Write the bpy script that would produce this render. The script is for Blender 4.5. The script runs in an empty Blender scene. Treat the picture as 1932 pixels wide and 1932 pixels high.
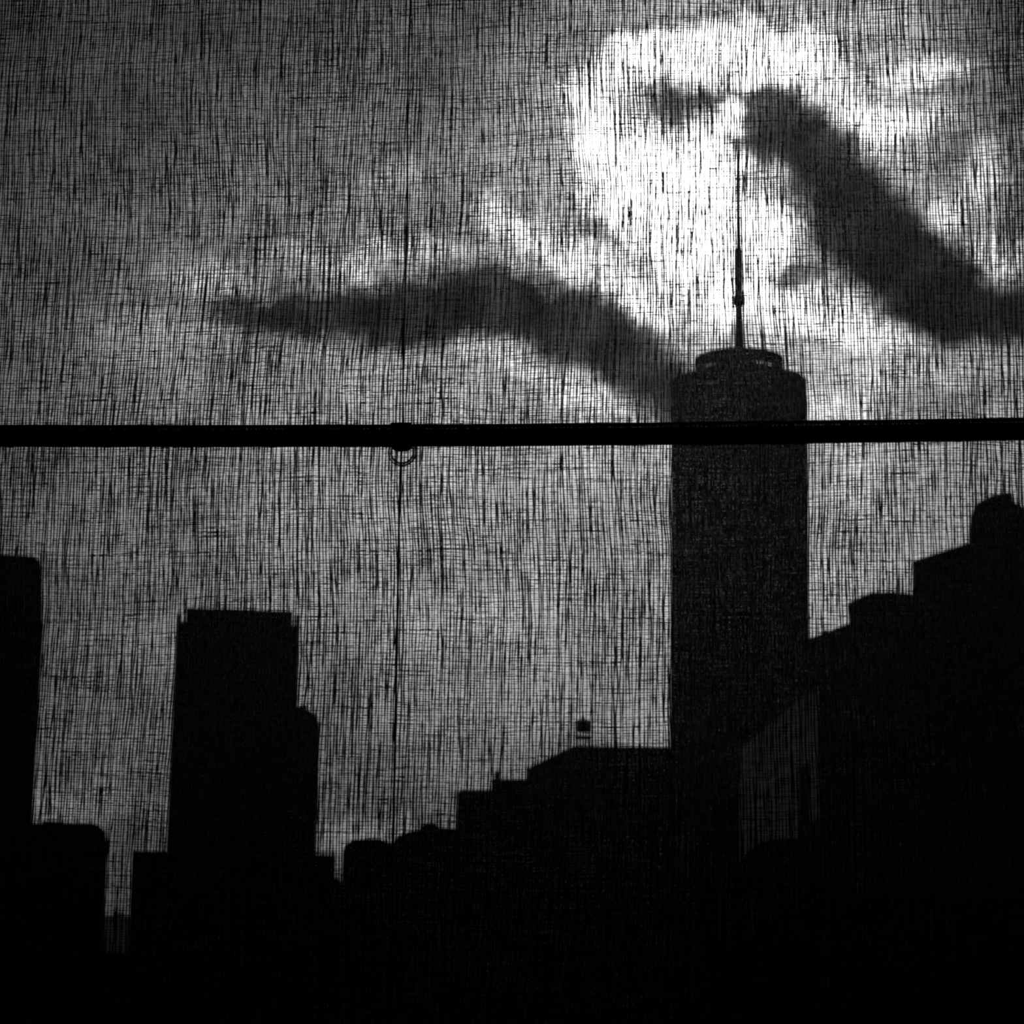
import bpy, bmesh, math, random
import numpy as np
from mathutils import Vector, Matrix

# ------------------------------------------------------------------ camera
F = 4100.0                       # focal length in pixels of the 1932 px frame
YAW, PITCH, ROLL = math.radians(5.2), math.radians(11.4), math.radians(0.87)
CAM = Vector((0.0, 0.0, 1.30))
HEAD = Vector((-math.sin(YAW), math.cos(YAW), 0))          # horizontal heading
SIDE = Vector((math.cos(YAW), math.sin(YAW), 0))
FWD = HEAD * math.cos(PITCH) + Vector((0, 0, math.sin(PITCH)))
UP0 = -HEAD * math.sin(PITCH) + Vector((0, 0, math.cos(PITCH)))
RIGHT = SIDE * math.cos(ROLL) + UP0 * math.sin(ROLL)
UP = UP0 * math.cos(ROLL) - SIDE * math.sin(ROLL)
scene = bpy.context.scene
col = scene.collection
cam_d = bpy.data.cameras.new('camera')
cam_d.sensor_fit = 'HORIZONTAL'
cam_d.lens = 50.0
cam_d.sensor_width = 50.0 * 1932 / F
cam_d.clip_start, cam_d.clip_end = 0.02, 60000
cam = bpy.data.objects.new('camera', cam_d)
col.objects.link(cam)
cam.matrix_world = Matrix((
    (RIGHT.x, UP.x, -FWD.x, CAM.x),
    (RIGHT.y, UP.y, -FWD.y, CAM.y),
    (RIGHT.z, UP.z, -FWD.z, CAM.z),
    (0, 0, 0, 1)))
scene.camera = cam
DIST = 0.92                                                # camera to cloth along the view axis
cam_d.dof.use_dof = True
cam_d.dof.focus_distance = DIST * 1.32                     # focused a little beyond the cloth
cam_d.dof.aperture_fstop = 50.0 / 2.4                      # 2.4 mm opening

scene.view_settings.view_transform = 'Standard'
scene.view_settings.look = 'None'
scene.view_settings.gamma = 1.0
scene.view_settings.exposure = 0.0
scene.view_settings.use_curve_mapping = False
cy_ = scene.cycles
cy_.max_bounces = 4
cy_.diffuse_bounces = 1
cy_.glossy_bounces = 1
cy_.transmission_bounces = 4
cy_.transparent_max_bounces = 12
cy_.caustics_reflective = False
cy_.sample_clamp_indirect = 1.0


def ray(px, py):
    return FWD * F + RIGHT * (px - 966.0) - UP * (py - 966.0)


def at(px, py, depth):
    """world point on the sight line of a direction, at a horizontal depth (m)"""
    d = ray(px, py)
    return CAM + d * (depth / d.dot(HEAD))


# ------------------------------------------------------------------ world: evening sky with clouds
K = 4.1                                                    # angular unit: 1.0 = 1/4.1 rad


def sky_uv(px, py):
    d = ray(px, py).normalized()
    return (K * (math.atan2(d.x, d.y) + YAW), K * math.asin(d.z))


world = bpy.data.worlds.new('evening_sky')
scene.world = world
world.use_nodes = True
world.cycles.sampling_method = 'NONE'
wt = world.node_tree
wt.nodes.clear()


def N(t, **kw):
    n = wt.nodes.new(t)
    for k, v in kw.items():
        setattr(n, k, v)
    return n


def L(a, b):
    wt.links.new(a, b)


def M(op, a, b=None, c=None, clamp=False):
    n = N('ShaderNodeMath', operation=op, use_clamp=clamp)
    for i, v in enumerate((a, b, c)):
        if v is None:
            continue
        if isinstance(v, (int, float)):
            n.inputs[i].default_value = v
        else:
            L(v, n.inputs[i])
    return n.outputs[0]


tc = N('ShaderNodeTexCoord')
sep = N('ShaderNodeSeparateXYZ')
L(tc.outputs['Generated'], sep.inputs[0])
az = M('MULTIPLY', M('ADD', M('ARCTAN2', sep.outputs[0], sep.outputs[1]), YAW), K)
el = M('MULTIPLY', M('ARCSINE', sep.outputs[2]), K)
uvn = N('ShaderNodeCombineXYZ')
L(az, uvn.inputs[0])
L(el, uvn.inputs[1])
UV0 = uvn.outputs[0]


def noise(scale, detail, rough=0.55, off=0.0, stretch=(1, 1, 1)):
    mp = N('ShaderNodeMapping')
    mp.inputs['Location'].default_value = (off, off * 1.7, off * 0.6)
    mp.inputs['Scale'].default_value = stretch
    L(tc.outputs['Generated'], mp.inputs[0])
    n = N('ShaderNodeTexNoise', noise_dimensions='3D')
    n.inputs['Scale'].default_value = scale
    n.inputs['Detail'].default_value = detail
    n.inputs['Roughness'].default_value = rough
    L(mp.outputs[0], n.inputs['Vector'])
    return n


def warp(vec, scale, detail, amp, off):
    n = noise(scale, detail, 0.6, off)
    s = N('ShaderNodeVectorMath', operation='SUBTRACT')
    L(n.outputs['Color'], s.inputs[0])
    s.inputs[1].default_value = (0.5, 0.5, 0.5)
    m = N('ShaderNodeVectorMath', operation='MULTIPLY')
    L(s.outputs[0], m.inputs[0])
    m.inputs[1].default_value = (amp, amp, 0)
    a = N('ShaderNodeVectorMath', operation='ADD')
    L(vec, a.inputs[0])
    L(m.outputs[0], a.inputs[1])
    return a.outputs[0]


UVW = warp(UV0, 36.0, 5.0, 0.20, 3.1)
UVS = warp(warp(UV0, 34.0, 3.0, 0.10, 5.7), 90.0, 5.0, 0.08, 2.2)


def blob(vec, px, py, rx, ry, deg=0.0, core=0.0, amount=1.0):
    """soft oval in sky angles: 1 inside `core` of its radius, 0 at its rim"""
    u, v = sky_uv(px, py)
    mp = N('ShaderNodeMapping', vector_type='TEXTURE')
    mp.inputs['Location'].default_value = (u, v, 0)
    mp.inputs['Rotation'].default_value = (0, 0, math.radians(-deg))
    mp.inputs['Scale'].default_value = (rx / 1000.0, ry / 1000.0, 1)
    L(vec, mp.inputs[0])
    ln = N('ShaderNodeVectorMath', operation='LENGTH')
    L(mp.outputs[0], ln.inputs[0])
    mr = N('ShaderNodeMapRange', interpolation_type='SMOOTHSTEP')
    mr.inputs['From Min'].default_value = 1.0
    mr.inputs['From Max'].default_value = core
    mr.inputs['To Min'].default_value = 0.0
    mr.inputs['To Max'].default_value = amount
    L(ln.outputs['Value'], mr.inputs[0])
    return mr.outputs[0]


def union(vals):
    r = vals[0]
    for v in vals[1:]:
        r = M('SUBTRACT', M('ADD', r, v), M('MULTIPLY', r, v))
    return r


def total(vals):
    r = vals[0]
    for v in vals[1:]:
        r = M('ADD', r, v)
    return r


# brightness that falls away from the sun behind the clouds
# (x, y, rx, ry, turn, core, amount)
base_glow = [
    (1450, 800, 2600, 2300, 0, 0.0, 0.20),
    (1150, 800, 1500, 900, 0, 0.1, 0.50),
    (1380, 260, 620, 560, 0, 0.0, 1.0),
]
lit_banks = [                     # thin sunlit cloud
    (1240, 120, 150, 70, 0, 0.2, 4.0), (1390, 110, 210, 75, 0, 0.2, 5.0), (1540, 130, 110, 60, 10, 0.1, 3.0),
    (1130, 220, 80, 140, 0, 0.2, 2.4), (1180, 310, 130, 120, 0, 0.2, 3.5), (1280, 380, 170, 150, 0, 0.3, 5.0),
    (1340, 300, 90, 110, 0, 0.2, 4.0), (1345, 500, 130, 160, 0, 0.3, 4.5), (1440, 430, 110, 90, 30, 0.2, 4.0),
    (1620, 50, 260, 80, 5, 0.0, 0.55),
    (1590, 220, 80, 80, 0, 0.1, 2.0), (1680, 235, 120, 60, 8, 0.1, 2.6), (1740, 140, 150, 45, 5, 0.1, 1.6),
    (1450, 580, 150, 70, 0, 0.1, 2.4), (1620, 610, 170, 55, 20, 0.1, 1.6), (1760, 420, 70, 60, 30, 0.1, 1.2),
    (1850, 350, 90, 110, 20, 0.1, 1.0), (1900, 480, 80, 80, 0, 0.1, 0.9),
    (970, 420, 130, 55, 12, 0.1, 1.5), (1100, 480, 140, 60, 18, 0.1, 1.5), (1210, 560, 110, 60, 30, 0.1, 2.0),
    (700, 490, 280, 36, -4, 0.0, 0.75), (380, 520, 130, 55, 0, 0.0, 0.55), (740, 335, 80, 40, 0, 0.0, 0.35),
    (960, 680, 160, 40, 18, 0.1, 0.6), (1130, 750, 170, 40, 18, 0.1, 0.9), (300, 640, 240, 80, 0, 0.0, 0.25),
    (1700, 700, 300, 60, 5, 0.0, 0.5), (1570, 770, 120, 70, 0, 0.0, 0.7), (1620, 900, 120, 70, 20, 0.0, 0.25),
    (200, 1400, 420, 330, 0, 0.0, 0.08), (660, 1590, 260, 60, 0, 0.0, 0.2), (150, 1510, 200, 70, 0, 0.0, 0.12),
]
dark_cloud = [                    # thick cloud that holds the light back
    (1280, 198, 110, 66, 6, 0.2, 0.88), (1480, 222, 135, 78, 0, 0.45, 0.89), (1560, 300, 160, 110, 40, 0.45, 0.95),
    (1480, 290, 110, 60, 25, 0.3, 0.85), (1630, 425, 180, 140, 40, 0.5, 0.96), (1720, 520, 190, 120, 40, 0.5, 0.96),
    (1830, 590, 190, 85, 15, 0.5, 0.95), (1950, 590, 150, 70, 0, 0.4, 0.92), (1800, 285, 60, 45, 0, 0.1, 0.5), (1495, 512, 95, 36, -8, 0.2, 0.8),
    (480, 590, 160, 42, 4, 0.3, 0.8), (1350, 186, 70, 24, 6, 0.3, 0.8), (1408, 272, 66, 48, 20, 0.4, 0.9), (620, 592, 190, 80, -4, 0.5, 0.92), (790, 590, 180, 90, 0, 0.5, 0.93),
    (940, 572, 175, 108, 8, 0.5, 0.92), (1080, 618, 175, 102, 22, 0.5, 0.92), (1200, 685, 155, 90, 38, 0.45, 0.90),
    (1260, 750, 110, 60, 45, 0.3, 0.85), (1140, 440, 60, 35, 0, 0.0, 0.4),
]
gap = [(1383, 222, 40, 40, 0, 0.1, 7.0)]

mott = noise(24.0, 6.0, 0.6, 8.4, (1, 1, 1.6))
mot = N('ShaderNodeMapRange')
mot.inputs['From Min'].default_value = 0.3
mot.inputs['From Max'].default_value = 0.7
mot.inputs['To Min'].default_value = 0.72
mot.inputs['To Max'].default_value = 1.28
L(mott.outputs['Fac'], mot.inputs[0])

glow = total([blob(UV0, *b) for b in base_glow])
lum = M('MULTIPLY', M('ADD', glow, 0.025), mot.outputs[0])
lum = M('ADD', lum, total([blob(UVW, *b[:6], b[6] * (1.5 if b[6] > 1.9 else 1.0)) for b in lit_banks]))
dark = union([blob(UVS, *b) for b in dark_cloud])
lum = M('MULTIPLY', lum, M('SUBTRACT', 1.0, dark))
lum = M('ADD', lum, M('MULTIPLY', dark, 0.022))
lum = M('ADD', lum, total([blob(UVS, *b) for b in gap]))
bg = N('ShaderNodeBackground')
cmb = N('ShaderNodeCombineXYZ')
for i in range(3):
    L(lum, cmb.inputs[i])
L(cmb.outputs[0], bg.inputs['Color'])
bg.inputs['Strength'].default_value = 1.0
wo = N('ShaderNodeOutputWorld')
L(bg.outputs[0], wo.inputs['Surface'])

# ------------------------------------------------------------------ materials
MATS = {}


def mat(name, base, rough=0.6, spec=0.2, vary=0.0, scale=8.0, metallic=0.0):
    if name in MATS:
        return MATS[name]
    m = bpy.data.materials.new(name)
    m.use_nodes = True
    nt = m.node_tree
    b = nt.nodes['Principled BSDF']
    b.inputs['Roughness'].default_value = rough
    b.inputs['Specular IOR Level'].default_value = spec
    b.inputs['Metallic'].default_value = metallic
    n = nt.nodes.new('ShaderNodeTexNoise')
    n.inputs['Scale'].default_value = scale
    n.inputs['Detail'].default_value = 4
    t = nt.nodes.new('ShaderNodeTexCoord')
    nt.links.new(t.outputs['Object'], n.inputs['Vector'])
    r = nt.nodes.new('ShaderNodeMapRange')
    r.inputs['To Min'].default_value = base * (1 - vary)
    r.inputs['To Max'].default_value = base * (1 + vary)
    nt.links.new(n.outputs['Fac'], r.inputs[0])
    nt.links.new(r.outputs[0], b.inputs['Base Color'])
    MATS[name] = m
    return m


def facade(name, wall, pane, w=3.2, h=3.8, rough=0.5, spec=0.15):
    """wall with rows of windows, colour only"""
    m = bpy.data.materials.new(name)
    m.use_nodes = True
    nt = m.node_tree
    b = nt.nodes['Principled BSDF']
    b.inputs['Roughness'].default_value = rough
    b.inputs['Specular IOR Level'].default_value = spec
    t = nt.nodes.new('ShaderNodeTexCoord')
    s = nt.nodes.new('ShaderNodeSeparateXYZ')
    nt.links.new(t.outputs['Object'], s.inputs[0])
    ad = nt.nodes.new('ShaderNodeMath')
    nt.links.new(s.outputs[0], ad.inputs[0])
    nt.links.new(s.outputs[1], ad.inputs[1])
    c = nt.nodes.new('ShaderNodeCombineXYZ')
    nt.links.new(ad.outputs[0], c.inputs[0])
    nt.links.new(s.outputs[2], c.inputs[1])
    br = nt.nodes.new('ShaderNodeTexBrick')
    br.offset = 0.0
    br.inputs['Scale'].default_value = 1.0
    br.inputs['Brick Width'].default_value = w
    br.inputs['Row Height'].default_value = h
    br.inputs['Mortar Size'].default_value = 0.7
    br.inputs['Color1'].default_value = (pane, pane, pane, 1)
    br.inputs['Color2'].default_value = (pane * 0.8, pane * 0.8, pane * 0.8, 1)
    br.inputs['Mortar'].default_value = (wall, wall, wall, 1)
    nt.links.new(c.outputs[0], br.inputs['Vector'])
    nt.links.new(br.outputs['Color'], b.inputs['Base Color'])
    MATS[name] = m
    return m


def thread_mat(name, through, scatter, dark=0.02, grain=None):
    """yarn: a little light passes straight through, some is bent forward inside the fibres"""
    m = bpy.data.materials.new(name)
    m.use_nodes = True
    nt = m.node_tree
    nt.nodes.clear()
    out = nt.nodes.new('ShaderNodeOutputMaterial')
    tr = nt.nodes.new('ShaderNodeBsdfTransparent')
    rf = nt.nodes.new('ShaderNodeBsdfRefraction')
    rf.inputs['IOR'].default_value = 1.12
    rf.inputs['Roughness'].default_value = 0.45
    df = nt.nodes.new('ShaderNodeBsdfDiffuse')
    n = nt.nodes.new('ShaderNodeTexNoise')
    n.inputs['Scale'].default_value = 900
    t = nt.nodes.new('ShaderNodeTexCoord')
    nt.links.new(t.outputs['Object'], n.inputs['Vector'])
    r = nt.nodes.new('ShaderNodeMapRange')
    r.inputs['To Min'].default_value = scatter * 0.8
    r.inputs['To Max'].default_value = scatter * 1.2
    nt.links.new(n.outputs['Fac'], r.inputs[0])
    nt.links.new(r.outputs[0], rf.inputs['Color'])
    df.inputs['Color'].default_value = (dark, dark, dark, 1)
    a = nt.nodes.new('ShaderNodeAddShader')
    nt.links.new(rf.outputs[0], a.inputs[0])
    nt.links.new(df.outputs[0], a.inputs[1])
    mx = nt.nodes.new('ShaderNodeMixShader')
    mx.inputs[0].default_value = through
    if grain:                                   # thin and thick stretches of the yarn
        mp = nt.nodes.new('ShaderNodeMapping')
        mp.inputs['Scale'].default_value = grain
        nt.links.new(t.outputs['Object'], mp.inputs[0])
        n2 = nt.nodes.new('ShaderNodeTexNoise')
        n2.inputs['Scale'].default_value = 1.0
        n2.inputs['Detail'].default_value = 1.0
        nt.links.new(mp.outputs[0], n2.inputs['Vector'])
        r2 = nt.nodes.new('ShaderNodeMapRange')
        r2.inputs['From Min'].default_value = 0.36
        r2.inputs['From Max'].default_value = 0.72
        r2.inputs['To Min'].default_value = through * 0.15
        r2.inputs['To Max'].default_value = through * 3.2
        nt.links.new(n2.outputs['Fac'], r2.inputs[0])
        nt.links.new(r2.outputs[0], mx.inputs[0])
    nt.links.new(a.outputs[0], mx.inputs[1])
    nt.links.new(tr.outputs[0], mx.inputs[2])
    nt.links.new(mx.outputs[0], out.inputs['Surface'])
    MATS[name] = m
    return m


mat('wall_paint', 0.05, 0.9, 0.1, 0.1, 3)
mat('floor_wood', 0.03, 0.6, 0.2, 0.3, 6)
mat('frame_paint', 0.03, 0.5, 0.2, 0.1, 5)
mat('asphalt', 0.006, 0.9, 0.05, 0.4, 0.01)
mat('hill', 0.012, 0.9, 0.05, 0.3, 0.005)
mat('roof', 0.006, 0.9, 0.05, 0.3, 0.2)
mat('steel', 0.010, 0.5, 0.2, 0.2, 0.3)
mat('batten', 0.01, 0.22, 0.6, 0.1, 60)
mat('cord', 0.012, 0.8, 0.1, 0.3, 900)
mat('tab', 0.008, 0.8, 0.1, 0.3, 500)
mat('far_block', 0.6, 0.9, 0.05, 0.2, 0.02)  # pale because distance haze is put into the colour
facade('glass_dark', 0.010, 0.006, 3.0, 4.0, 0.35, 0.2)
facade('stone_dark', 0.007, 0.004, 3.4, 3.9, 0.8, 0.05)
facade('brick_dark', 0.006, 0.004, 2.8, 3.4, 0.9, 0.05)
facade('stone_mid', 0.016, 0.010, 3.0, 3.6, 0.8, 0.05)
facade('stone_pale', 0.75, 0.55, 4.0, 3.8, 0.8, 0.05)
thread_mat('warp_yarn', 0.13, 0.050, grain=(1500, 200, 330))
thread_mat('weft_yarn', 0.36, 0.050, grain=(420, 200, 1900))
thread_mat('pocket_cloth', 0.0, 0.05)

# clear plastic for the ring
m = bpy.data.materials.new('clear_plastic')
m.use_nodes = True
b = m.node_tree.nodes['Principled BSDF']
b.inputs['Base Color'].default_value = (0.3, 0.3, 0.3, 1)
b.inputs['Transmission Weight'].default_value = 1.0
b.inputs['Roughness'].default_value = 0.05
b.inputs['IOR'].default_value = 1.47
MATS['clear_plastic'] = m
# window glass: mostly clear, faint reflection
m = bpy.data.materials.new('window_glass')
m.use_nodes = True
nt = m.node_tree
nt.nodes.clear()
o_ = nt.nodes.new('ShaderNodeOutputMaterial')
tr_ = nt.nodes.new('ShaderNodeBsdfTransparent')
tr_.inputs[0].default_value = (0.97, 0.97, 0.97, 1)
gl_ = nt.nodes.new('ShaderNodeBsdfGlossy')
gl_.inputs['Roughness'].default_value = 0.02
mx_ = nt.nodes.new('ShaderNodeMixShader')
mx_.inputs[0].default_value = 0.03
nt.links.new(tr_.outputs[0], mx_.inputs[1])
nt.links.new(gl_.outputs[0], mx_.inputs[2])
nt.links.new(mx_.outputs[0], o_.inputs[0])
MATS['window_glass'] = m


# ------------------------------------------------------------------ mesh helpers
def link(name, bm, material, parent=None, smooth=False):
    me = bpy.data.meshes.new(name)
    bmesh.ops.recalc_face_normals(bm, faces=bm.faces)
    bm.to_mesh(me)
    bm.free()
    if smooth:
        for p in me.polygons:
            p.use_smooth = True
    me.materials.append(MATS[material])
    o = bpy.data.objects.new(name, me)
    col.objects.link(o)
    if parent is not None:
        o.parent = parent
    return o


def tag(o, label, cat, group=None):
    o['label'] = label
    o['category'] = cat
    if group:
        o['group'] = group
    return o


def struct(o):
    o['kind'] = 'structure'
    return o


def empty(name, loc):
    o = bpy.data.objects.new(name, None)
    o.location = loc
    o.empty_display_size = 0.1
    col.objects.link(o)
    return o


def box(bm, x0, x1, y0, y1, z0, z1):
    v = [bm.verts.new((x, y, z)) for z in (z0, z1) for y in (y0, y1) for x in (x0, x1)]
    for f in ((0, 1, 3, 2), (4, 6, 7, 5), (0, 4, 5, 1), (2, 3, 7, 6), (0, 2, 6, 4), (1, 5, 7, 3)):
        bm.faces.new([v[i] for i in f])


def loft(bm, rings, cap=True):
    """rings: list of equal-length closed point lists"""
    vs = [[bm.verts.new(p) for p in r] for r in rings]
    n = len(vs[0])
    for a, b_ in zip(vs, vs[1:]):
        for i in range(n):
            bm.faces.new((a[i], a[(i + 1) % n], b_[(i + 1) % n], b_[i]))
    if cap:
        bm.faces.new(vs[0])
        bm.faces.new(vs[-1])


def circle(cx, cy, z, r, n=24, ph=0.0):
    return [(cx + r * math.cos(ph + 2 * math.pi * i / n), cy + r * math.sin(ph + 2 * math.pi * i / n), z) for i in range(n)]


# ------------------------------------------------------------------ room shell
PD = DIST * math.cos(PITCH) / math.cos(YAW) * 0.5 + DIST * math.cos(PITCH) * math.cos(YAW) * 0.5   # y of the cloth plane


def on_cloth(px, py, y=None):
    d = ray(px, py)
    return CAM + d * (((PD if y is None else y) - CAM.y) / d.y)


C0 = on_cloth(966, 966)
PXM = (on_cloth(1466, 966) - on_cloth(466, 966)).length / 1000.0    # metres per pixel on the cloth
OX0, OX1, OZ0, OZ1 = C0.x - 0.33, C0.x + 0.33, C0.z - 0.40, C0.z + 0.40
WY0, WY1 = PD + 0.03, PD + 0.16
RX0, RX1, RY0, RZ1 = -1.7, 1.6, -2.2, 2.6

bm = bmesh.new(); box(bm, RX0 - .15, RX1 + .15, RY0 - .15, WY1, -0.2, 0); struct(link('floor', bm, 'floor_wood'))
bm = bmesh.new(); box(bm, RX0 - .15, RX1 + .15, RY0 - .15, WY1, RZ1, RZ1 + .2); struct(link('ceiling', bm, 'wall_paint'))
bm = bmesh.new(); box(bm, RX0 - .15, RX0, RY0 - .15, WY1, 0, RZ1); struct(link('wall_left', bm, 'wall_paint'))
bm = bmesh.new(); box(bm, RX1, RX1 + .15, RY0 - .15, WY1, 0, RZ1); struct(link('wall_right', bm, 'wall_paint'))
bm = bmesh.new(); box(bm, RX0, RX1, RY0 - .15, RY0, 0, RZ1); struct(link('wall_back', bm, 'wall_paint'))
bm = bmesh.new()
box(bm, RX0, OX0, WY0, WY1, 0, RZ1)
box(bm, OX1, RX1, WY0, WY1, 0, RZ1)
box(bm, OX0, OX1, WY0, WY1, 0, OZ0)
box(bm, OX0, OX1, WY0, WY1, OZ1, RZ1)
struct(link('wall_front', bm, 'wall_paint'))

win = struct(empty('window_1', (C0.x, PD + 0.10, OZ0)))


def wpart(name, x0, x1, y0, y1, z0, z1, material):
    b_ = bmesh.new()
    box(b_, x0 - C0.x, x1 - C0.x, y0 - PD - .10, y1 - PD - .10, z0 - OZ0, z1 - OZ0)
    return link(name, b_, material, win)


fw = 0.03
wpart('window_frame', OX0, OX0 + fw, PD + .07, PD + .12, OZ0, OZ1, 'frame_paint')
wpart('window_frame', OX1 - fw, OX1, PD + .07, PD + .12, OZ0, OZ1, 'frame_paint')
wpart('window_frame', OX0 + fw, OX1 - fw, PD + .07, PD + .12, OZ0, OZ0 + fw, 'frame_paint')
wpart('window_frame', OX0 + fw, OX1 - fw, PD + .07, PD + .12, OZ1 - fw, OZ1, 'frame_paint')
wpart('window_pane', OX0 + fw, OX1 - fw, PD + .092, PD + .098, OZ0 + fw, OZ1 - fw, 'window_glass')

# ------------------------------------------------------------------ city: ground and horizon
GZ = -158.0
bm = bmesh.new()
g = [CAM + HEAD * d_ + SIDE * s_ for d_, s_ in ((-4000, -26000), (-4000, 26000), (30000, 26000), (30000, -26000))]
loft(bm, [[(p.x, p.y, GZ - 5) for p in g], [(p.x, p.y, GZ) for p in g]])
struct(link('ground', bm, 'asphalt'))
random.seed(5)
bm = bmesh.new()
front, back = [], []
for i in range(81):
    s_ = -16000 + 400 * i
    p = CAM + HEAD * 11000 + SIDE * s_
    q = CAM + HEAD * 13000 + SIDE * s_
    h_ = 20 + 26 * random.random()
    front.append((p, q, h_))
prev = None
for p, q, h_ in front:
    ringv = [bm.verts.new((p.x, p.y, GZ)), bm.verts.new((p.x, p.y, GZ + 120 + h_)), bm.verts.new((q.x, q.y, GZ + 130 + h_)), bm.verts.new((q.x, q.y, GZ))]
    if prev:
        for k in range(4):
            bm.faces.new((prev[k], ringv[k], ringv[(k + 1) % 4], prev[(k + 1) % 4]))
    prev = ringv
struct(link('hills', bm, 'hill'))


# ------------------------------------------------------------------ city: buildings
class Bld:
    """a building at a depth; its parts use metres: s = sideways, d = inwards, z = world height"""

    def __init__(self, name, label, px, depth, cat='building', group=None):
        d = ray(px, 1500)
        self.head = Vector((d.x, d.y, 0)).normalized()       # its front faces the street it is seen along
        self.side = Vector((self.head.y, -self.head.x, 0))
        self.depth = depth
        p = CAM + self.head * depth
        self.o = Vector((p.x, p.y, GZ))
        self.root = empty(name, self.o)
        tag(self.root, label, cat, group)

    def hit(self, px, py, depth=None):
        d = ray(px, py)
        return CAM + d * ((depth or self.depth) / d.dot(self.head))

    def s(self, px, py, depth=None):
        return (self.hit(px, py, depth) - self.o).dot(self.side)

    def z(self, px, py, depth=None):
        return self.hit(px, py, depth).z

    def sd(self, p):
        return ((p - self.o).dot(self.side), (p - self.o).dot(self.head))

    def pt(self, s, d, z):
        v = self.side * s + self.head * d
        return (v.x, v.y, z - GZ)

    def prism(self, name, foot, z0, z1, material, inset=0.0, parent=None):
        """foot: list of (s, d) with d measured from the building's depth"""
        b_ = bmesh.new()
        loft(b_, [[self.pt(s, d, z0) for s, d in foot], [self.pt(s, d, z1) for s, d in foot]])
        return link(name, b_, material, parent or self.root)

    def block(self, name, px0, px1, py, thick, material, d0=0.0, z0=None, parent=None, pyref=None):
        dep = self.depth + d0
        pc = (px0 + px1) / 2
        z1 = self.z(pc, py, dep)
        s0, s1 = self.s(px0, py, dep), self.s(px1, py, dep)
        foot = [(s0, d0), (s1, d0), (s1, d0 + thick), (s0, d0 + thick)]
        o = self.prism(name, foot, GZ if z0 is None else z0, z1, material, parent=parent)
        return o, s0, s1, z1

    def profile(self, name, pts, thick, material, d0=0.0, z0=None, parent=None):
        """front outline given as sight directions at this depth, extruded inwards"""
        dep = self.depth + d0
        q = [(self.s(x, y, dep), self.z(x, y, dep)) for x, y in pts]
        zb = GZ if z0 is None else z0
        q = [(q[0][0], zb)] + q + [(q[-1][0], zb)]
        b_ = bmesh.new()
        loft(b_, [[self.pt(s, d0, z) for s, z in q], [self.pt(s, d0 + thick, z) for s, z in q]])
        return link(name, b_, material, parent or self.root)


# --- the tall tapering glass tower with a mast
T = Bld('glass_skyscraper', 'tallest tapering glass tower with a roof ring and long mast', 1393, 985, 'skyscraper')
half = 0.5 * (T.s(1524, 840) - T.s(1266.5, 840))
sc = 0.5 * (T.s(1524, 840) + T.s(1266.5, 840))
zr = T.z(1393, 716)
zb = GZ + 57
dl = math.radians(2.0)


def sq(r, ang, z, n=4):
    return [(sc + r * math.sin(ang + k * math.pi / 2), r * math.cos(ang + k * math.pi / 2), z) for k in range(4)]


base = sq(half * math.sqrt(2) * 0.985, math.pi / 4 + dl, zb)
top = sq(half, dl, zr)
bm = bmesh.new()
vb = [bm.verts.new(T.pt(*p)) for p in base]
vt = [bm.verts.new(T.pt(*p)) for p in top]
for k in range(4):
    bm.faces.new((vb[k], vb[(k + 1) % 4], vt[(k + 1) % 4]))
    bm.faces.new((vb[k], vt[(k + 1) % 4], vt[k]))
bm.faces.new(vt)
bm.faces.new(vb)
link('tower_shaft', bm, 'glass_dark', T.root)
bm = bmesh.new()
loft(bm, [[T.pt(p[0], p[1], GZ) for p in base], [T.pt(*p) for p in base]])
link('podium', bm, 'stone_dark', T.root)
# parapet, slightly narrower and with softened corners
bm = bmesh.new()


def chamf(r, ang, z, c):
    out = []
    q = sq(r, ang, z)
    for k in range(4):
        a, b_, c_ = Vector(q[k - 1]), Vector(q[k]), Vector(q[(k + 1) % 4])
        out.append(tuple(b_ + (a - b_).normalized() * c))
        out.append(tuple(b_ + (c_ - b_).normalized() * c))
    return out


zp = T.z(1393, 708)
loft(bm, [[T.pt(*p) for p in chamf(half * 0.995, dl, zr, 1.0)], [T.pt(*p) for p in chamf(half * 0.985, dl, zp, 4.5)]])
link('parapet', bm, 'glass_dark', T.root)
rc = T.s(1395, 690)
rr = 0.5 * (T.s(1479, 690) - T.s(1311, 690))


def tring(r, z, n=40):
    return [T.pt(rc + r * math.cos(2 * math.pi * i / n), r * math.sin(2 * math.pi * i / n), z) for i in range(n)]


# heights on the near side of the ring
zn0, zn1, zn2 = T.z(1395, 682.4, 985 - rr), T.z(1395, 680.2, 985 - rr), T.z(1395, 655, 985 - rr)
bm = bmesh.new()
for r0, r1, z0, z1 in ((rr * 0.99, rr * 0.96, zp - 1, zn0),):
    n = 40
    A = [[bm.verts.new(p) for p in tring(r_, z_)] for r_, z_ in ((r0, z0), (r0, z1), (r1, z1), (r1, z0))]
    for k in range(4):
        for i in range(n):
            bm.faces.new((A[k][i], A[k][(i + 1) % n], A[(k + 1) % 4][(i + 1) % n], A[(k + 1) % 4][i]))
link('drum_wall', bm, 'steel', T.root, True)
bm = bmesh.new()
n = 40
A = [[bm.verts.new(p) for p in tring(r_, z_)] for r_, z_ in ((rr, zn1), (rr, zn2), (rr * 0.95, zn2), (rr * 0.95, zn1))]
for k in range(4):
    for i in range(n):
        bm.faces.new((A[k][i], A[k][(i + 1) % n], A[(k + 1) % 4][(i + 1) % n], A[(k + 1) % 4][i]))
ring_o = link('mast_ring', bm, 'steel', T.root)
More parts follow.
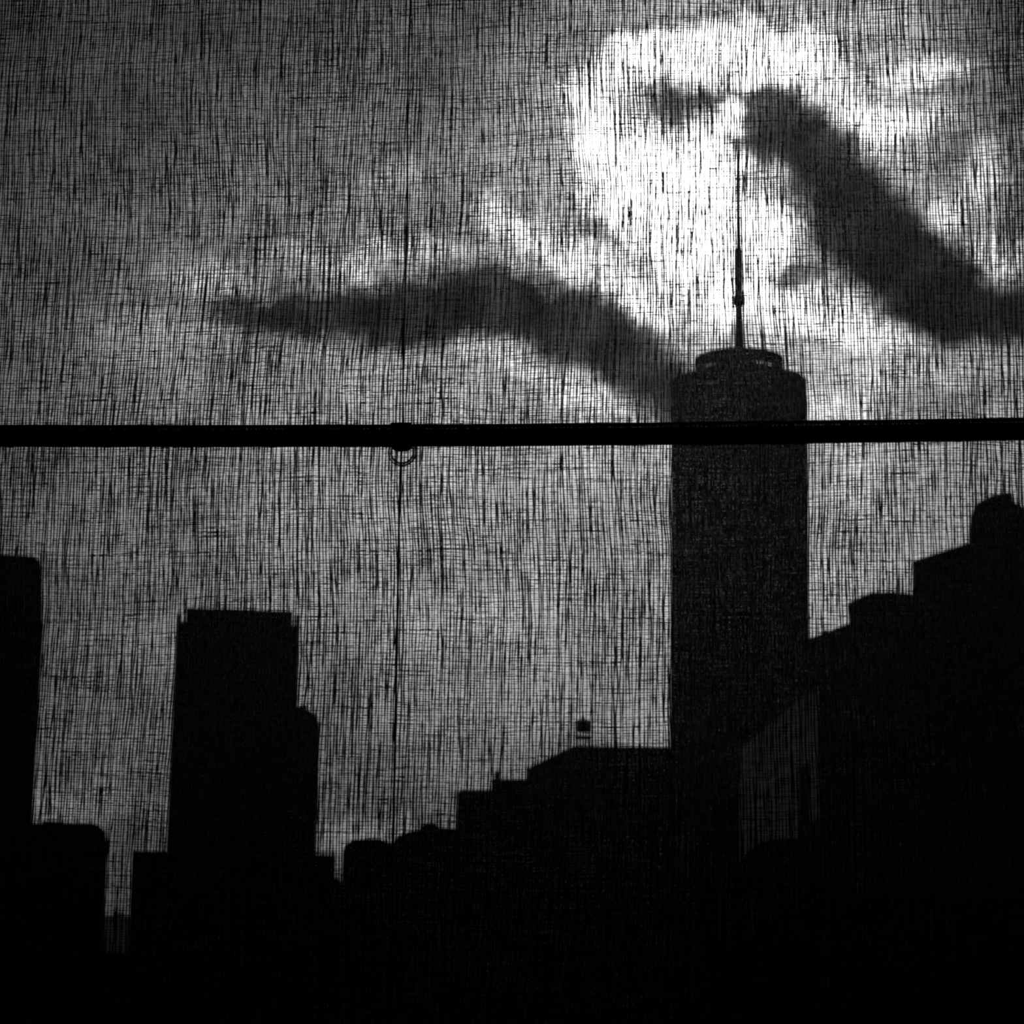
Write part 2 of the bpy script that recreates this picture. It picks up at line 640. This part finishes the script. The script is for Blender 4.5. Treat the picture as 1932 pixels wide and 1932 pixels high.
for i in range(16):
    a = 2 * math.pi * (i + 0.5) / 16
    b_ = bmesh.new()
    p = Vector(T.pt(rc + rr * .975 * math.cos(a), rr * .975 * math.sin(a), 0))
    box(b_, p.x - .35, p.x + .35, p.y - .35, p.y + .35, zn0 - GZ - 3, zn1 - GZ + .5)
    link('ring_post', b_, 'steel', ring_o)
# mast, in sections
mx = [(1395.5, 700, 11), (1395.5, 640, 10), (1396, 600, 8.0), (1396, 580, 7.5), (1396, 574, 13.5), (1396, 560, 13.5), (1395.5, 555, 9.0),
      (1395, 520, 9.5), (1395, 474, 9.0), (1394.5, 466, 6.0), (1394, 400, 5.2), (1393.5, 330, 5.0), (1393, 300, 4.2), (1392.5, 262, 1.8)]
for nm, i0, i1 in (('mast_base', 0, 3), ('mast_collar', 3, 6), ('mast_section', 6, 9), ('mast_section', 9, 12), ('mast_tip', 12, 13)):
    bm = bmesh.new()
    rings = []
    for x, y, w in mx[i0:i1 + 1]:
        r_ = w * 985 / F
        z_ = T.z(x, y) - GZ
        c = Vector(T.pt(rc, 0, 0))
        rings.append(circle(c.x, c.y, z_, r_, 12))
    loft(bm, rings)
    link(nm, bm, 'steel', T.root)

# --- tall slab at the left edge
A_ = Bld('office_tower', 'tall dark tower cut off by the left edge of the view', 20, 520)
A_.block('tower_shaft', -150, 83, 1170, 45, 'stone_dark')
A_.profile('tower_top', [(-150, 1047), (66, 1050), (74, 1058), (79, 1072), (80.5, 1172)], 40, 'stone_dark', 2, A_.z(0, 1175))
A_.block('roof_plant', -60, 45, 1045, 15, 'roof', 12, A_.z(0, 1052))

# --- low block beside it
B_ = Bld('apartment_block', 'low block with a rounded shoulder between the left-edge tower and a narrow gap', 130, 430)
B_.profile('body', [(-60, 1556), (60, 1553), (172, 1553), (188, 1558), (198, 1570), (203, 1592)], 30, 'brick_dark')
B_.block('roof_hut', 80, 120, 1549, 8, 'roof', 6, B_.z(100, 1554))

# --- tall flat-topped tower
E_ = Bld('office_tower', 'tall flat-topped tower with small corner posts, left of the hanging cord', 450, 700)
o, s0, s1, z1 = E_.block('tower_shaft', 333, 566, 1176, 45, 'stone_dark')
E_.block('crown', 351, 553, 1150, 34, 'roof', 3, z1)
E_.block('corner_post', 334, 342, 1158, 4, 'roof', 0.5, z1)
E_.block('corner_post', 558, 566, 1160, 4, 'roof', 0.5, z1)
E_.block('roof_mast', 420, 424, 1143, 1.0, 'steel', 12, z1)

# --- rounded annex to its right
F_ = Bld('apartment_tower', 'slim tower with a rounded roof against the tall flat-topped tower', 580, 820)
F_.profile('body', [(540, 1330), (566, 1333), (584, 1340), (596, 1351), (603, 1366), (604, 1378)], 40, 'stone_mid')
F_.block('roof_hut', 566, 580, 1331, 8, 'roof', 8, F_.z(573, 1340))

# --- wide low block in front of both
D_ = Bld('office_block', 'wide low flat block below the tall flat-topped tower', 440, 380)
D_.block('body', 250, 634, 1609, 40, 'brick_dark')
D_.block('parapet', 250, 316, 1606, 1.2, 'roof', 0, D_.z(283, 1610))
D_.block('parapet', 556, 634, 1606, 1.2, 'roof', 0, D_.z(595, 1610))

# --- two low roofs right of the cord
G1 = Bld('low_building', 'low building with a curved roof right beside the narrow bright notch', 695, 425)
G1.profile('body', [(646, 1606), (652, 1594), (664, 1585), (690, 1582), (714, 1582), (732, 1589), (748, 1592)], 35, 'brick_dark')
G2 = Bld('low_building', 'low building with a small domed roof, left of the stepped block', 800, 470)
G2.profile('body', [(740, 1590), (750, 1578), (768, 1570), (790, 1565), (832, 1561), (866, 1563)], 35, 'brick_dark')
G2.profile('dome', [(793, 1564), (797, 1556), (808, 1552), (822, 1554), (830, 1562)], 9, 'roof', 6, G2.z(810, 1567))

# --- stepped block
H_ = Bld('stepped_block', 'wide stepped block left of the glass tower, a tank frame on its roof', 1060, 560)
H_.block('body', 862, 1280, 1496, 60, 'brick_dark')
H_.block('lower_step', 868, 932, 1490, 30, 'stone_dark', 4, H_.z(900, 1498))
H_.block('middle_step', 927, 1000, 1470, 34, 'stone_dark', 4, H_.z(960, 1498))
H_.block('chimney', 933, 944, 1455, 4, 'roof', 8, H_.z(938, 1472))
# upper part: its cornice runs away from the viewer on the left
d1 = 0.0
zt = H_.z(1150, 1408, 560)
k_ = (1790 - 1408) / (1790 - 1452)
dep_far = 560 * k_
foot = [(H_.s(1082, 1408), 0), (H_.s(1272, 1408), 0), (H_.s(1272, 1408), 90), H_.sd(at(994, 1452, dep_far))]
H_.prism('upper_block', foot, H_.z(1100, 1500), zt, 'stone_dark')
zt_h = zt
tk = Bld('water_tank', 'small roof tank on thin legs above the stepped block', 1100, 575, 'tank')
zt0 = zt_h + 0.02


def tcirc(s, d, z, r, n=14):
    return [tk.pt(s + r * math.cos(2 * math.pi * i / n), d + r * math.sin(2 * math.pi * i / n), z) for i in range(n)]


cs = tk.s(1101, 1370)
bm = bmesh.new()
loft(bm, [tcirc(cs, 0, tk.z(1101, 1381), 2.1), tcirc(cs, 0, tk.z(1101, 1362), 2.1)])
link('tank', bm, 'steel', tk.root)
bm = bmesh.new()
loft(bm, [tcirc(cs, 0, tk.z(1101, 1362), 2.3), tcirc(cs, 0, tk.z(1101, 1355), 0.2)])
link('tank_roof', bm, 'steel', tk.root)
for a in range(4):
    an = math.pi / 4 + a * math.pi / 2
    bm = bmesh.new()
    loft(bm, [tcirc(cs + 2.0 * math.cos(an), 2.0 * math.sin(an), zt0, .22, 6), tcirc(cs + 1.8 * math.cos(an), 1.8 * math.sin(an), tk.z(1101, 1381), .22, 6)])
    link('leg', bm, 'steel', tk.root)
bm = bmesh.new()
loft(bm, [tcirc(cs, 0, tk.z(1101, 1395), 2.2), tcirc(cs, 0, tk.z(1101, 1389), 2.2)])
link('brace', bm, 'steel', tk.root)
bm = bmesh.new()
loft(bm, [tcirc(tk.s(1070, 1400), 6, zt0, .3, 6), tcirc(tk.s(1070, 1400), 6, tk.z(1070, 1362), .12, 6)])
link('antenna', bm, 'steel', tk.root)

# --- paler facade that runs away from the viewer, in front of the glass tower
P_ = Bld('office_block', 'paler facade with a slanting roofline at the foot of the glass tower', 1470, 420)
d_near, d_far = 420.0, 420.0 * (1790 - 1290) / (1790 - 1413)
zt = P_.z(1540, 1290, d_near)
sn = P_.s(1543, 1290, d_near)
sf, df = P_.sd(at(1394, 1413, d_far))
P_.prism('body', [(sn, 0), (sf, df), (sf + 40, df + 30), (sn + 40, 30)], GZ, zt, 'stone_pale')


def on_face(px):
    """point of that facade seen along a column of sight"""
    lo, hi = 0.0, 1.0
    for _ in range(40):
        t = (lo + hi) / 2
        d = df * t
        s = sn + (sf - sn) * t
        if s > P_.s(px, 1500, 420 + d):
            lo = t
        else:
            hi = t
    return s, d


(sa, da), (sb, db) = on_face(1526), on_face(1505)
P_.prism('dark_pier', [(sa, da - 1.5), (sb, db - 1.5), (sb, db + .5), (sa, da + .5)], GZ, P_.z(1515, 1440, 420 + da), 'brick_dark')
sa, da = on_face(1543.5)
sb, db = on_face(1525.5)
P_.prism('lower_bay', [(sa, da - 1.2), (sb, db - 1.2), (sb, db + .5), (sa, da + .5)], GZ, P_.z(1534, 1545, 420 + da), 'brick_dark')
Q_ = Bld('low_building', 'low dark roof in front of the paler facade', 1450, 340)
Q_.profile('body', [(1360, 1640), (1396, 1625), (1412, 1604), (1440, 1588), (1475, 1582), (1538, 1582)], 16, 'brick_dark')
R_ = Bld('low_building', 'low dark block under the glass tower', 1300, 290)
R_.block('body', 1180, 1402, 1655, 30, 'brick_dark')

V_ = Bld('office_block', 'narrow dark block filling the slot between glass tower and stone tower', 1540, 640)
V_.profile('body', [(1505, 1212), (1560, 1193), (1570, 1193)], 30, 'stone_dark')
V_.block('roof_hut', 1552, 1562, 1188, 6, 'roof', 8, V_.z(1557, 1196))

# --- big stepped stone tower at the right
S_ = Bld('stone_tower', 'big stepped stone tower with a domed turret at the right edge', 1740, 300)
D0 = 300.0


def corner(px, py, depth):
    return S_.sd(at(px, py, depth))


def receding(name, pa, pb, da, material, z0, thick=40):
    """block whose front cornice runs from sight pa (depth da) to pb, level in height"""
    za = at(pa[0], pa[1], da).z
    lo, hi = da * 0.5, da * 1.2
    for _ in range(50):
        mid = (lo + hi) / 2
        if at(pb[0], pb[1], mid).z < za:
            lo = mid
        else:
            hi = mid
    a, b_ = corner(pa[0], pa[1], da), corner(pb[0], pb[1], mid)
    return S_.prism(name, [a, b_, (b_[0] + 6, b_[1] + thick), (a[0] + 2, a[1] + thick)], z0, za, material), za


zlow = GZ
_, zk1 = receding('lower_block', (1541, 1199), (1960, 1040), 318, 'stone_dark', GZ, 50)
# pavilion with an overhanging roof
S_.block('pavilion', 1611, 1740, 1140, 10, 'stone_dark', 6, zk1 - 6)
S_.profile('pavilion_roof', [(1599, 1147), (1599, 1140), (1612, 1131), (1645, 1118), (1684, 1117), (1740, 1123)], 12, 'roof', 5, S_.z(1650, 1150, 305))
_, zk3 = receding('upper_block', (1721, 1059), (1990, 971), 312, 'stone_dark', GZ, 30)
S_.block('turret', 1831, 1925, 972, 14, 'stone_dark', 2, zk3 - 20)
S_.profile('turret_dome', [(1832, 974), (1836, 962), (1842, 951), (1856, 942), (1874, 934), (1892, 930), (1910, 929), (1913, 948), (1932, 957), (1960, 957)], 13, 'roof', 2.5, S_.z(1880, 978, 302))

# --- far blocks near the horizon
X1 = Bld('far_block', 'pale hazy block low in the narrow gap at the left', 226, 3200)
X1.block('body', 180, 275, 1728, 60, 'far_block')
X1.block('roof_hut', 214, 236, 1722, 20, 'far_block', 10, X1.z(225, 1730))
X2 = Bld('far_block', 'distant block closing the bright notch beside the curved roof', 640, 1500)
X2.block('body', 600, 690, 1662, 60, 'stone_mid')
X2.block('roof_hut', 632, 640, 1656, 20, 'stone_mid', 10, X2.z(636, 1664))

# --- near roofs along the bottom of the view
Y1 = Bld('near_building', 'nearest dark flat-roofed building along the bottom left of the view', 300, 240)
Y1.block('body', -200, 560, 1800, 40, 'brick_dark')
Y1.block('parapet', -200, 560, 1796, 1, 'roof', 0, Y1.z(200, 1801))
Y2 = Bld('near_building', 'nearest dark flat-roofed building along the bottom middle, below the stepped block', 900, 235)
Y2.block('body', 566, 1290, 1730, 40, 'stone_dark')
Y2.block('parapet', 566, 1290, 1726, 1, 'roof', 0, Y2.z(900, 1731))
Y3 = Bld('near_building', 'nearest dark flat-roofed building along the bottom right, below the stone tower', 1620, 185)
Y3.block('body', 1296, 2150, 1700, 26, 'brick_dark')
Y3.block('parapet', 1296, 2150, 1696, 1, 'roof', 0, Y3.z(1700, 1701))

# ------------------------------------------------------------------ the blind
rng = np.random.default_rng(11)
BX0, BX1, BZ0, BZ1 = C0.x - 0.355, C0.x + 0.355, C0.z - 0.43, C0.z + 0.43
blind = empty('window_blind', (C0.x, PD, BZ0))
tag(blind, 'sheer coarse-woven window blind with a dark batten across it', 'blind')


def smooth_rows(nt, npts, corr):
    """nt rows of smooth random values, unit variance, correlation in samples"""
    nk = int(npts / corr) + 5
    k = rng.standard_normal((nt, nk))
    ph = rng.random((nt, 1))
    t = np.arange(npts)[None, :] / corr + ph
    i = np.floor(t).astype(int)
    f = t - i
    f = f * f * (3 - 2 * f)
    r = np.arange(nt)[:, None]
    return (k[r, i] * (1 - f) + k[r, i + 1] * f) * 1.2


class Field:
    def __init__(self, corr):
        self.c = corr
        self.g = rng.standard_normal((int(1.1 / corr) + 6, int(1.1 / corr) + 6))

    def __call__(self, x, z):
        a = (x - BX0 + 0.05) / self.c + 1
        b_ = (z - BZ0 + 0.05) / self.c + 1
        i, j = np.floor(a).astype(int), np.floor(b_).astype(int)
        fa, fb = a - i, b_ - j
        fa = fa * fa * (3 - 2 * fa)
        fb = fb * fb * (3 - 2 * fb)
        g_ = self.g
        return (g_[i, j] * (1 - fa) * (1 - fb) + g_[i + 1, j] * fa * (1 - fb) + g_[i, j + 1] * (1 - fa) * fb + g_[i + 1, j + 1] * fa * fb) * 1.3


P = PXM
gather_x = on_cloth(1890, 200).x


def gathered(x, z):
    """the cloth is drawn together a little near its upper right"""
    a = np.clip((x - gather_x) / (60 * P) + 0.5, 0, 1)
    c = np.clip((z - on_cloth(1890, 560).z) / (420 * P) + 0.5, 0, 1)
    return a * a * (3 - 2 * a) * c


density = [(gathered, 0.24), (Field(160 * P), 0.05), (Field(45 * P), 0.06)]
drift_x = [(Field(380 * P), 5.0 * P), (Field(120 * P), 1.0 * P)]
drift_z = [(Field(320 * P), 3.0 * P), (Field(110 * P), 0.9 * P)]


def fsum(fl, x, z):
    return sum(a * f_(x, z) for f_, a in fl)


def yarn_mesh(name, cx, cy, cz, wid, axis, material):
    """triangular yarn of varying width along each row of points"""
    nt_, n_ = cx.shape
    h = wid * 0.5
    dep = wid * 0.55 + 0.0001
    v = np.empty((nt_, n_, 3, 3), dtype=np.float32)
    for k, (a, b_) in enumerate(((-1, 0), (1, 0), (0, 1))):
        v[:, :, k, 0] = cx + (a * h if axis == 'x' else 0)
        v[:, :, k, 1] = cy + b_ * dep
        v[:, :, k, 2] = cz + (a * h if axis == 'z' else 0)
    v[..., 0] -= C0.x
    v[..., 1] -= PD
    v[..., 2] -= BZ0
    idx = np.arange(nt_ * n_ * 3, dtype=np.int32).reshape(nt_, n_, 3)
    q = np.stack([np.stack([idx[:, :-1, k], idx[:, :-1, (k + 1) % 3], idx[:, 1:, (k + 1) % 3], idx[:, 1:, k]], -1) for k in range(3)], 2).reshape(-1, 4)
    me = bpy.data.meshes.new(name)
    me.vertices.add(nt_ * n_ * 3)
    me.vertices.foreach_set('co', v.ravel())
    nq = len(q)
    me.loops.add(nq * 4)
    me.loops.foreach_set('vertex_index', q.ravel())
    me.polygons.add(nq)
    me.polygons.foreach_set('loop_start', np.arange(0, nq * 4, 4, dtype=np.int32))
    me.polygons.foreach_set('loop_total', np.full(nq, 4, dtype=np.int32))
    me.update(calc_edges=True)
    me.materials.append(MATS[material])
    o = bpy.data.objects.new(name, me)
    col.objects.link(o)
    o.parent = blind
    o['kind'] = 'stuff'
    return o


# warp: upright yarns
pw = 5.75 * P
nw = int((BX1 - BX0) / pw)
nz = int((BZ1 - BZ0) / (10 * P))
zz = np.linspace(BZ0, BZ1, nz)[None, :].repeat(nw, 0)
xx = (BX0 + (np.arange(nw) + 0.5 + 0.09 * rng.standard_normal(nw)) * pw)[:, None].repeat(nz, 1)
dens = fsum(density, xx, zz)
wid = 2.7 * P * np.exp(0.06 * rng.standard_normal((nw, 1)) + 0.17 * smooth_rows(nw, nz, 5) + 0.20 * smooth_rows(nw, nz, 1.6) + dens)
wid *= 1 + 0.40 * np.clip(smooth_rows(nw, nz, 6) - 1.3, 0, 1.2)
wid = np.clip(wid, 1.1 * P, 4.6 * P)
cx = xx + fsum(drift_x, xx, zz) + 0.8 * P * smooth_rows(nw, nz, 6)
cy = PD + 0.00012 * smooth_rows(nw, nz, 3)
yarn_mesh('warp_threads', cx, cy, zz, wid, 'x', 'warp_yarn')

# weft: level yarns
pf = 4.3 * P
nf = int((BZ1 - BZ0) / pf)
nx = int((BX1 - BX0) / (12 * P))
xx = np.linspace(BX0, BX1, nx)[None, :].repeat(nf, 0)
zz = (BZ0 + (np.arange(nf) + 0.5 + 0.06 * rng.standard_normal(nf)) * pf)[:, None].repeat(nx, 1)
dens = fsum(density, xx, zz)
wid = 1.75 * P * np.exp(0.05 * rng.standard_normal((nf, 1)) + 0.22 * smooth_rows(nf, nx, 4) + 0.20 * smooth_rows(nf, nx, 1.6) + dens)
wid *= 1 + 0.35 * np.clip(smooth_rows(nf, nx, 8) - 1.5, 0, 1.0)
wid = np.clip(wid, 0.9 * P, 3.2 * P)
cz = zz + fsum(drift_z, xx, zz) + 0.55 * P * smooth_rows(nf, nx, 5)
cy = PD + 0.00045 + 0.00012 * smooth_rows(nf, nx, 3)
yarn_mesh('weft_threads', xx, cy, cz, wid, 'z', 'weft_yarn')

# batten pocket and batten: gently bowed, following the cloth
curve_px = [(-500, 821), (0, 821.5), (400, 822), (900, 820.5), (1240, 817.5), (1630, 813), (1932, 808.5), (2430, 801)]
cxs = np.array([on_cloth(a, b_).x for a, b_ in curve_px])
czs = np.array([on_cloth(a, b_).z for a, b_ in curve_px])
bxs = np.linspace(BX0 + .002, BX1 - .002, 64)
ker = np.interp(bxs, cxs, czs)
for _ in range(3):
    ker[1:-1] = (ker[:-2] + ker[1:-1] * 2 + ker[2:]) / 4


def bar(name, profile, material):
    """profile: closed (y, z) outline in metres about the batten's centre line"""
    b_ = bmesh.new()
    loft(b_, [[(x - C0.x, y, z + zc - BZ0) for y, z in profile] for x, zc in zip(bxs, ker)])
    return link(name, b_, material, blind)


def rrect(y0, y1, z0, z1, r, n=4):
    out = []
    for cy_, cz_, a0 in ((y1 - r, z1 - r, 0), (y0 + r, z1 - r, 90), (y0 + r, z0 + r, 180), (y1 - r, z0 + r, 270)):
        for i in range(n + 1):
            a = math.radians(a0 + 90 * i / n)
            out.append((cy_ + r * math.cos(a), cz_ + r * math.sin(a)))
    return out


bar('pocket_fold', rrect(-.0012, .0008, 13.0 * P, 20.5 * P, .0004, 2), 'pocket_cloth')
bar('pocket_front', rrect(-.0012, -.0002, -20 * P, 11.0 * P, .0003, 2), 'tab')
bar('batten_rod', rrect(.0002, .0062, -19 * P, 15.2 * P, .0026, 6), 'batten')
# stitches that bridge the slit of the pocket
sx = BX0 + .004
ns = 0
random.seed(3)
b_ = bmesh.new()
while sx < BX1 - .004:
    zc = float(np.interp(sx, bxs, ker)) - BZ0
    w_ = random.uniform(2.5, 5.5) * P
    box(b_, sx - C0.x, sx + w_ - C0.x, -.0010, -.0003, zc + 9.6 * P, zc + 13.6 * P)
    sx += w_ + random.uniform(2.0, 4.5) * P
st = link('pocket_stitching', b_, 'pocket_cloth', blind)
st['kind'] = 'stuff'

# ring tab, ring and lift cord on the window side
YB = PD + 0.009
tp = on_cloth(757, 824, YB)
b_ = bmesh.new()
wt_, ht = 21.5 * P, 27.0 * P
prof = [(-wt_ * .55, -ht), (wt_ * .55, -ht), (wt_ * .95, -ht * .72), (wt_, ht * .86), (wt_ * .86, ht), (-wt_ * .86, ht), (-wt_, ht * .86), (-wt_ * .95, -ht * .72)]
loft(b_, [[(tp.x - C0.x + a, YB - PD - .0015, tp.z - BZ0 + c) for a, c in prof], [(tp.x - C0.x + a, YB - PD + .0025, tp.z - BZ0 + c) for a, c in prof]])
tab_o = link('ring_tab', b_, 'tab', blind)
rp = on_cloth(759, 853, YB)
b_ = bmesh.new()
R_, r_ = 24.0 * P, 4.4 * P
nn, mm = 48, 10
vv = [[b_.verts.new((rp.x - C0.x + (R_ + r_ * math.cos(2 * math.pi * j / mm)) * math.cos(2 * math.pi * i / nn),
                     YB - PD + r_ * math.sin(2 * math.pi * j / mm),
                     rp.z - BZ0 + (R_ + r_ * math.cos(2 * math.pi * j / mm)) * math.sin(2 * math.pi * i / nn))) for j in range(mm)] for i in range(nn)]
for i in range(nn):
    for j in range(mm):
        b_.faces.new((vv[i][j], vv[(i + 1) % nn][j], vv[(i + 1) % nn][(j + 1) % mm], vv[i][(j + 1) % mm]))
link('cord_ring', b_, 'clear_plastic', tab_o, True)


def cord(name, pts, rad):
    b_ = bmesh.new()
    rings = []
    for (x, y), r_ in zip(pts, rad):
        p = on_cloth(x, y, YB)
        rings.append([(p.x - C0.x + r_ * math.cos(2 * math.pi * i / 8), YB - PD + r_ * math.sin(2 * math.pi * i / 8), p.z - BZ0) for i in range(8)])
    loft(b_, rings)
    return link(name, b_, 'cord', blind, True)


up_pts = [(781, -880 + 40 * i) for i in range(0, 22)]
pts, rad = [], []
random.seed(8)
for y in range(-880, 801, 30):
    x = np.interp(y, [-880, 0, 90, 200, 400, 500, 650, 800], [790, 775, 771, 769, 768.5, 766, 761, 760])
    pts.append((float(x), y)); rad.append((1.7 + 0.5 * random.random()) * P)
cord('lift_cord', pts, rad)
pts, rad = [], []
for y in range(838, 2800, 30):
    x = np.interp(y, [838, 880, 1000, 1200, 1590, 2800], [758, 756, 752.5, 749, 742, 720])
    pts.append((float(x), y)); rad.append((1.9 + 0.8 * random.random()) * P)
cord('lift_cord', pts, rad)
# head rail and bottom hem, above and below the view
b_ = bmesh.new(); box(b_, -.36, .36, -.012, .022, BZ1 - BZ0 - .012, BZ1 - BZ0 + .03); link('head_rail', b_, 'batten', blind)
b_ = bmesh.new(); box(b_, -.356, .356, -.004, .008, -.004, .02); link('bottom_hem', b_, 'tab', blind)
